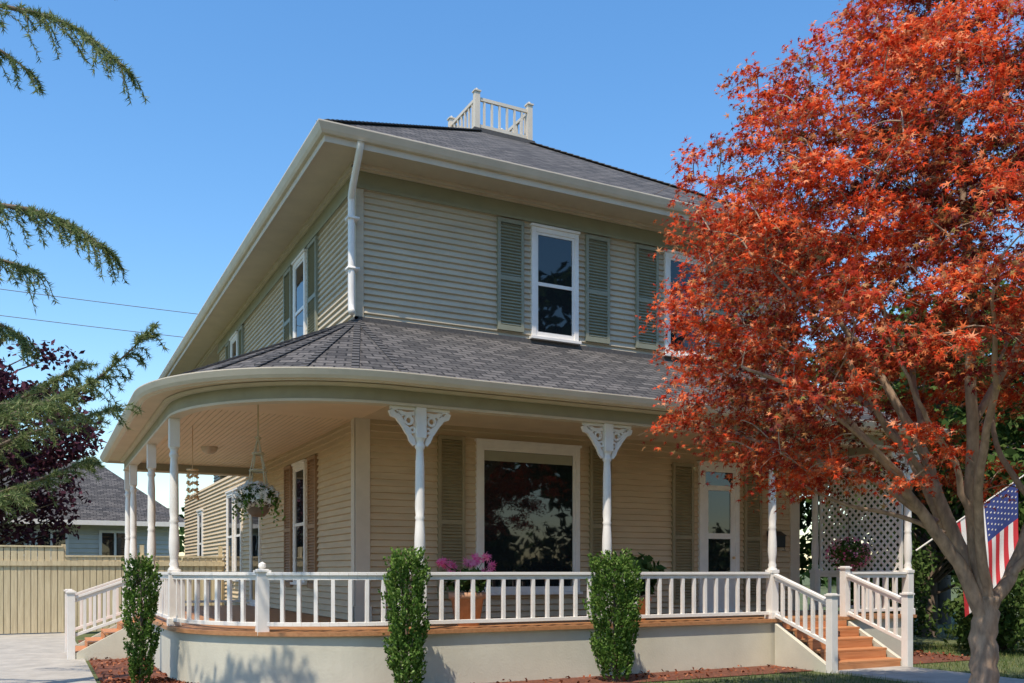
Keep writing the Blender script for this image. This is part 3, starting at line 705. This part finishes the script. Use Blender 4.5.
for k in range(8):
    a=random.uniform(1.6,4.8); z=3+k*.9; l=3.2-.22*k
    e_=(-7.85+l*math.cos(a)*.9,10+l*math.sin(a),z+.1)
    cedar_branch([(-7.85,10,z),((-7.85+e_[0])/2,(10+e_[1])/2,z+.25),e_],.6)
par(obj('trunk_and_branches',ct,M['barkd'],None,smooth=True),cedar)
par(cloud('needles',np.array([tuple(c) for c in NC]),.05+.03*rng.random(len(NC)),None,(np.array([(-.085,0,0),(.085,0,0),(0,1,0)]),[(0,1,2)]),M['cedar'],None,1,align=np.array([tuple(v) for v in NA])),cedar)
print('needles',len(NC))
# ------------------------------------------------------------------ distant trees
C=[];B=[]
for k in range(700):
    a=random.uniform(0,6.283); R=random.uniform(85,110); hh=5+3*math.sin(a*9)+2*math.sin(a*23+1)
    p=(5+R*math.cos(a),R*math.sin(a),random.uniform(.5,max(1.5,hh))); q,dd=blob_leaves(p,(3,3,1.8),40,.3); C.append(q);B.append(dd)
C=np.concatenate(C);cloud('distant_trees',C,1.2,np.concatenate(B),TL,M['dkgreen'],None,.6)
# ------------------------------------------------------------------ neighbouring house
nh=empty('neighbour_house'); x0,x1,y0,y1=-9,5.5,44,54
w=MB(); siding(w,(Vector((0,y0,0)),Vector((1,0,0)),Vector((0,-1,0))),x0,x1,0,3.9,.2); w.box(x0,x1,y0+.01,y1,0,3.9)
obj('walls',w,paint('neighbour_siding',(.62,.60,.54),.05),nh)
ym=(y0+y1)/2
roofobj('roof',[[(x0-.5,y0-.5,3.8),(x1+.5,y0-.5,3.8),(x1-3,ym,6.9),(x0+3,ym,6.9)],[(x1+.5,y0-.5,3.8),(x1+.5,y1+.5,3.8),(x1-3,ym,6.9)],[(x1+.5,y1+.5,3.8),(x0-.5,y1+.5,3.8),(x0+3,ym,6.9),(x1-3,ym,6.9)],[(x0-.5,y1+.5,3.8),(x0-.5,y0-.5,3.8),(x0+3,ym,6.9)]],M['roof'],nh)
w=MB(); g2=MB(); WN=(Vector((0,y0,0)),Vector((1,0,0)),Vector((0,-1,0)))
for s in (-6,-3,-.2,2.3):
    lbox(w,WN,s,s+1.3,.02,.09,2.0,3.4); lbox(g2,WN,s+.12,s+.6,.05,.10,2.12,3.28); lbox(g2,WN,s+.7,s+1.18,.05,.10,2.12,3.28)
w.box(x0-.5,x1+.5,y0-.55,y0-.5,3.6,3.8)
obj('trim',w,M['white'],nh); obj('glass',g2,M['glass'],nh)
# ------------------------------------------------------------------ utility poles + wires
pL=CL(-30,33,0); pR=CL(34,55.4,0)
for pp in (pL,pR):
    upo=empty('utility_pole',pp); pm=MB(); pm.tube([pp+Vector((0,0,-.2)),pp+Vector((0,0,13.5))],[.17,.12],10); pm.beam(pp+Vector((-.4,-.9,13.1)),pp+Vector((.4,.9,13.1)),.12,.14)
    par(obj('pole_and_crossarm',pm,M['barkd']),upo)
wm=MB()
for off,zz in ((0,13.4),(.6,12.5)):
    pts=[]
    for k in range(41):
        t=k/40; q=pL.lerp(pR,t); pts.append((q.x,q.y+off,zz-1.2*4*t*(1-t)))
    wm.tube(pts,[.016]*41,5)
obj('power_lines',wm,M['wire'])
# ------------------------------------------------------------------ flag
flg=empty('american_flag'); fm=MB(); pa_=Vector((14.6,11.85,2.0)); pb=Vector((16.0,10.6,3.4)); fm.tube([pa_,pb],[.016,.013],8)
fm.revolve(tuple(pb),[(0,-.03),(.03,0),(0,.04)],8)
obj('flag_pole',fm,M['white'],flg)
dirp=(pb-pa_).normalized(); s0=pa_+dirp*.85; Lf=1.75
def fp_(u,v,off=0):
    p=s0+dirp*(1.3*u); n=Vector((.6,.75,0)).normalized(); hx=Vector((dirp.x,dirp.y,0)).normalized()
    w=.09*v*math.sin(u*9+v*2)+.05*math.sin(v*7+u*4)*v
    p=p-hx*(u-.5)*.18*v+Vector((0,0,-1))*(v*Lf*(1-.05*u))+hx*(.10*v)
    return p+n*(w+off)
fc={'r':MB(),'w':MB(),'b':MB(),'s':MB()}
NS=26
for i in range(13):
    for sub in range(2):
        for j in range(NS):
            u0=(i+sub*.5)/13;u1=(i+sub*.5+.5)/13; u0,u1=1-u0,1-u1
            v0=j/NS;v1=(j+1)/NS
            key='b' if (i<7 and v0<.40) else ('r' if i%2==0 else 'w')
            fc[key].poly([fp_(u0,v0),fp_(u0,v1),fp_(u1,v1),fp_(u1,v0)])
for i in range(9):
    for j in range(6 if i%2==0 else 5):
        v=(.02+.36*(j+.5+(0 if i%2==0 else .5))/6)*1.03; u=1-(7/13)*(i+.6)/9.2
        for side in (-.004,.004):
            pts=[]
            for k in range(10):
                a=math.pi*2*k/10; r_=.022 if k%2==0 else .009; pts.append(fp_(u+r_*math.cos(a)/1.15,v+r_*math.sin(a)/Lf,side))
            fc['s'].poly(pts)
obj('red_stripes',fc['r'],paint('flag_red',(.55,.03,.04),.05,.8),flg,smooth=True);obj('white_stripes',fc['w'],paint('flag_white',(.8,.78,.75),.03,.8),flg,smooth=True)
obj('blue_canton',fc['b'],paint('flag_blue',(.03,.05,.2),.05,.8),flg,smooth=True);obj('stars',fc['s'],M['white'],flg)
# ------------------------------------------------------------------ small things
hb=empty('hanging_flower_basket',(2.82,13.55,0)); c=Vector((2.82,13.55,2.62))
b=MB(); b.revolve((c.x,c.y,c.z-.22),[(.0,0),(.09,.01),(.15,.08),(.19,.19),(.2,.22),(.18,.22),(.16,.16),(0,.15)],16); par(obj('pot',b,M['barkd'],None,True),hb)
b=MB()
for k in range(4):
    a=k*math.pi/2+.4; b.tube([(c.x+.19*math.cos(a),c.y+.19*math.sin(a),c.z),(c.x+.13*math.cos(a),c.y+.13*math.sin(a),c.z+.45),(c.x,c.y,c.z+.95)],[.011]*3,5)
b.tube([(c.x,c.y,c.z+.93),(c.x,c.y,4.08)],[.014,.010],5)
for z,r in ((.93,.035),(.45,.12),(.7,.08)): b.revolve((c.x,c.y,c.z+z-.02),[(r,0),(r+.02,.02),(r,.04)],10)
par(obj('rope_hanger',b,M['rope']),hb)
C,D_=blob_leaves((c.x,c.y,c.z+.08),(.29,.29,.18),600,.3); par(cloud('foliage',C,.08,D_,TL,M['green'],None,1),hb)
C=[]
for k in range(18):
    a=rng.random()*6.283; L=rng.uniform(.12,.42)
    for j in range(16):
        t=j/15; C.append((c.x+(.2+.16*math.sqrt(t))*math.cos(a)+rng.normal()*.015,c.y+(.2+.16*math.sqrt(t))*math.sin(a)+rng.normal()*.015,c.z+.05-L*t*t+rng.normal()*.015))
par(cloud('trailing_foliage',C,.065,np.array([[0,0,.3]]),TL,M['shrub'],None,1),hb)
C,D_=blob_leaves((c.x-.03,c.y,c.z+.08),(.35,.35,.22),210,.8); par(cloud('flowers',C,.11,D_,TM,M['petal'],None,2),hb)
wc=empty('shell_wind_chime',(2.3,16.3,0)); b=MB(); b.tube([(2.3,16.3,3.35),(2.3,16.3,4.07)],[.006,.006],5); b.revolve((2.3,16.3,3.32),[(0,.03),(.1,.02),(.1,0),(0,0)],12)
for k in range(9):
    a=k*.7; x=2.3+.08*math.cos(a);y=16.3+.08*math.sin(a); b.tube([(x,y,3.32),(x,y,2.85)],[.003,.003],4)
    for j in range(4): b.revolve((x,y,2.82+.12*j+.02*(k%3)),[(0,0),(.028,.015),(.03,.03),(0,.05)],8)
par(obj('chime_shells',b,M['gold'],None,True),wc)
def pot(name,x,y,z,r,h,fol,flow,fs):
    e=empty(name,(x,y,0)); b=MB(); b.revolve((x,y,z),[(0,0),(r*.7,0),(r*.95,h*.8),(r*1.08,h*.8),(r*1.1,h),(r*.95,h),(r*.9,h*.9),(0,h*.88)],20); par(obj('pot',b,M['terra'],None,True),e)
    n=260; a=rng.random(n)*6.283; el=rng.random(n); C=np.stack([x+np.cos(a)*r*1.3*el,y+np.sin(a)*r*1.3*el,z+h+.05+.26*rng.random(n)],1)
    par(cloud('foliage',C,.17,np.stack([np.cos(a),np.sin(a),np.ones(n)],1),TL,fol,None,1),e)
    if flow is not None:
        st=MB();C=[]
        for k in range(13):
            a_=k*2.4; ex=x+.50*math.cos(a_)*random.uniform(.3,1); ey=y+.3*math.sin(a_)*random.uniform(.3,1); ezz=z+h+random.uniform(.2,.62); st.tube([(x,y,z+h),((x+ex)/2,(y+ey)/2,z+h+.3),(ex,ey,ezz)],[.006,.005,.003],4)
            q,_=blob_leaves((ex,ey,ezz),(.07,.07,.05),12,.3); C.append(q)
        par(obj('stems',st,M['shrub']),e); C=np.concatenate(C); par(cloud('flowers',C,fs,np.tile([-.4,-1,.3],(len(C),1)),TM,flow,None,1.2),e)
pot('potted_orchid',5.72,12.6,FZ,.26,.50,M['green'],M['pink'],.12)
pot('potted_plant',8.85,12.7,FZ,.24,.40,M['dkgreen'],None,.1)
C,D_=blob_leaves((8.85,12.7,1.6),(.5,.42,.28),220,.2); e=empty('leafy_house_plant',(8.85,12.7,0)); par(cloud('foliage',C,.22,D_,TL,M['green'],None,1),e)
e=empty('hanging_fuchsia',(14.1,13.0,0)); C,D_=blob_leaves((14.1,13.0,1.95),(.4,.4,.3),700,.2); par(cloud('foliage',C,.09,D_,TL,M['green'],None,1),e)
C,D_=blob_leaves((14.1,13.0,1.95),(.43,.43,.34),200,.8); par(cloud('flowers',C,.08,D_,TM,M['pink'],None,1),e)
b=MB(); b.revolve((14.1,13.0,1.6),[(0,0),(.12,.03),(.18,.2),(.15,.2),(0,.18)],12); b.tube([(14.1,13.0,1.8),(14.1,13.0,4.08)],[.008,.006],5); par(obj('basket',b,M['barkd']),e)
mbx=empty('wall_mailbox',(13.35,14.2,0)); b=MB(); b.box(13.17,13.53,14.12,14.26,2.10,2.33); b.mesh([(13.16,14.26,2.43),(13.54,14.26,2.43),(13.54,14.10,2.34),(13.16,14.10,2.34),(13.16,14.26,2.33),(13.54,14.26,2.33),(13.54,14.10,2.325),(13.16,14.10,2.325)],[(0,1,2,3),(4,5,6,7),(0,3,7,4),(1,2,6,5),(2,3,7,6)])
b.tube([(13.22,14.11,2.10),(13.22,14.07,2.03),(13.3,14.07,2.03)],[.006]*3,5); b.tube([(13.48,14.11,2.10),(13.48,14.07,2.03),(13.4,14.07,2.03)],[.006]*3,5)
par(obj('mailbox_body',b,M['black'],None,False,.006),mbx)
# ------------------------------------------------------------------ light & camera
el,az=math.radians(62),math.radians(231)
w=bpy.data.worlds.new('World'); scene.world=w; w.use_nodes=True; nt=w.node_tree
sky=nt.nodes.new('ShaderNodeTexSky'); sky.sky_type='NISHITA'; sky.sun_disc=False; sky.sun_elevation=el; sky.sun_rotation=az; sky.air_density=1.3; sky.dust_density=.3; sky.ozone_density=4.0; sky.altitude=0
hs=nt.nodes.new('ShaderNodeHueSaturation'); hs.inputs['Saturation'].default_value=1.22; hs.inputs['Value'].default_value=1.45
nt.links.new(sky.outputs['Color'],hs.inputs['Color']); nt.links.new(hs.outputs['Color'],nt.nodes['Background'].inputs['Color']); nt.nodes['Background'].inputs['Strength'].default_value=.15
tow=Vector((math.sin(az)*math.cos(el),math.cos(az)*math.cos(el),math.sin(el)))
sl=bpy.data.lights.new('sun','SUN'); sl.energy=5.0; sl.angle=math.radians(.5); sl.color=(1,.89,.74); so_=bpy.data.objects.new('sun',sl); link(so_); so_.rotation_euler=tow.to_track_quat('Z','Y').to_euler()
cam=bpy.data.cameras.new('camera'); co=bpy.data.objects.new('camera',cam); link(co); co.location=(0,0,1.62); co.rotation_euler=(math.pi/2,0,math.radians(-27.2))
cam.sensor_width=36; cam.lens=32.3; cam.shift_y=.224; cam.clip_end=1000; cam.clip_start=.05
scene.camera=co
scene.view_settings.view_transform='Standard'; scene.view_settings.look='None'; scene.view_settings.exposure=0
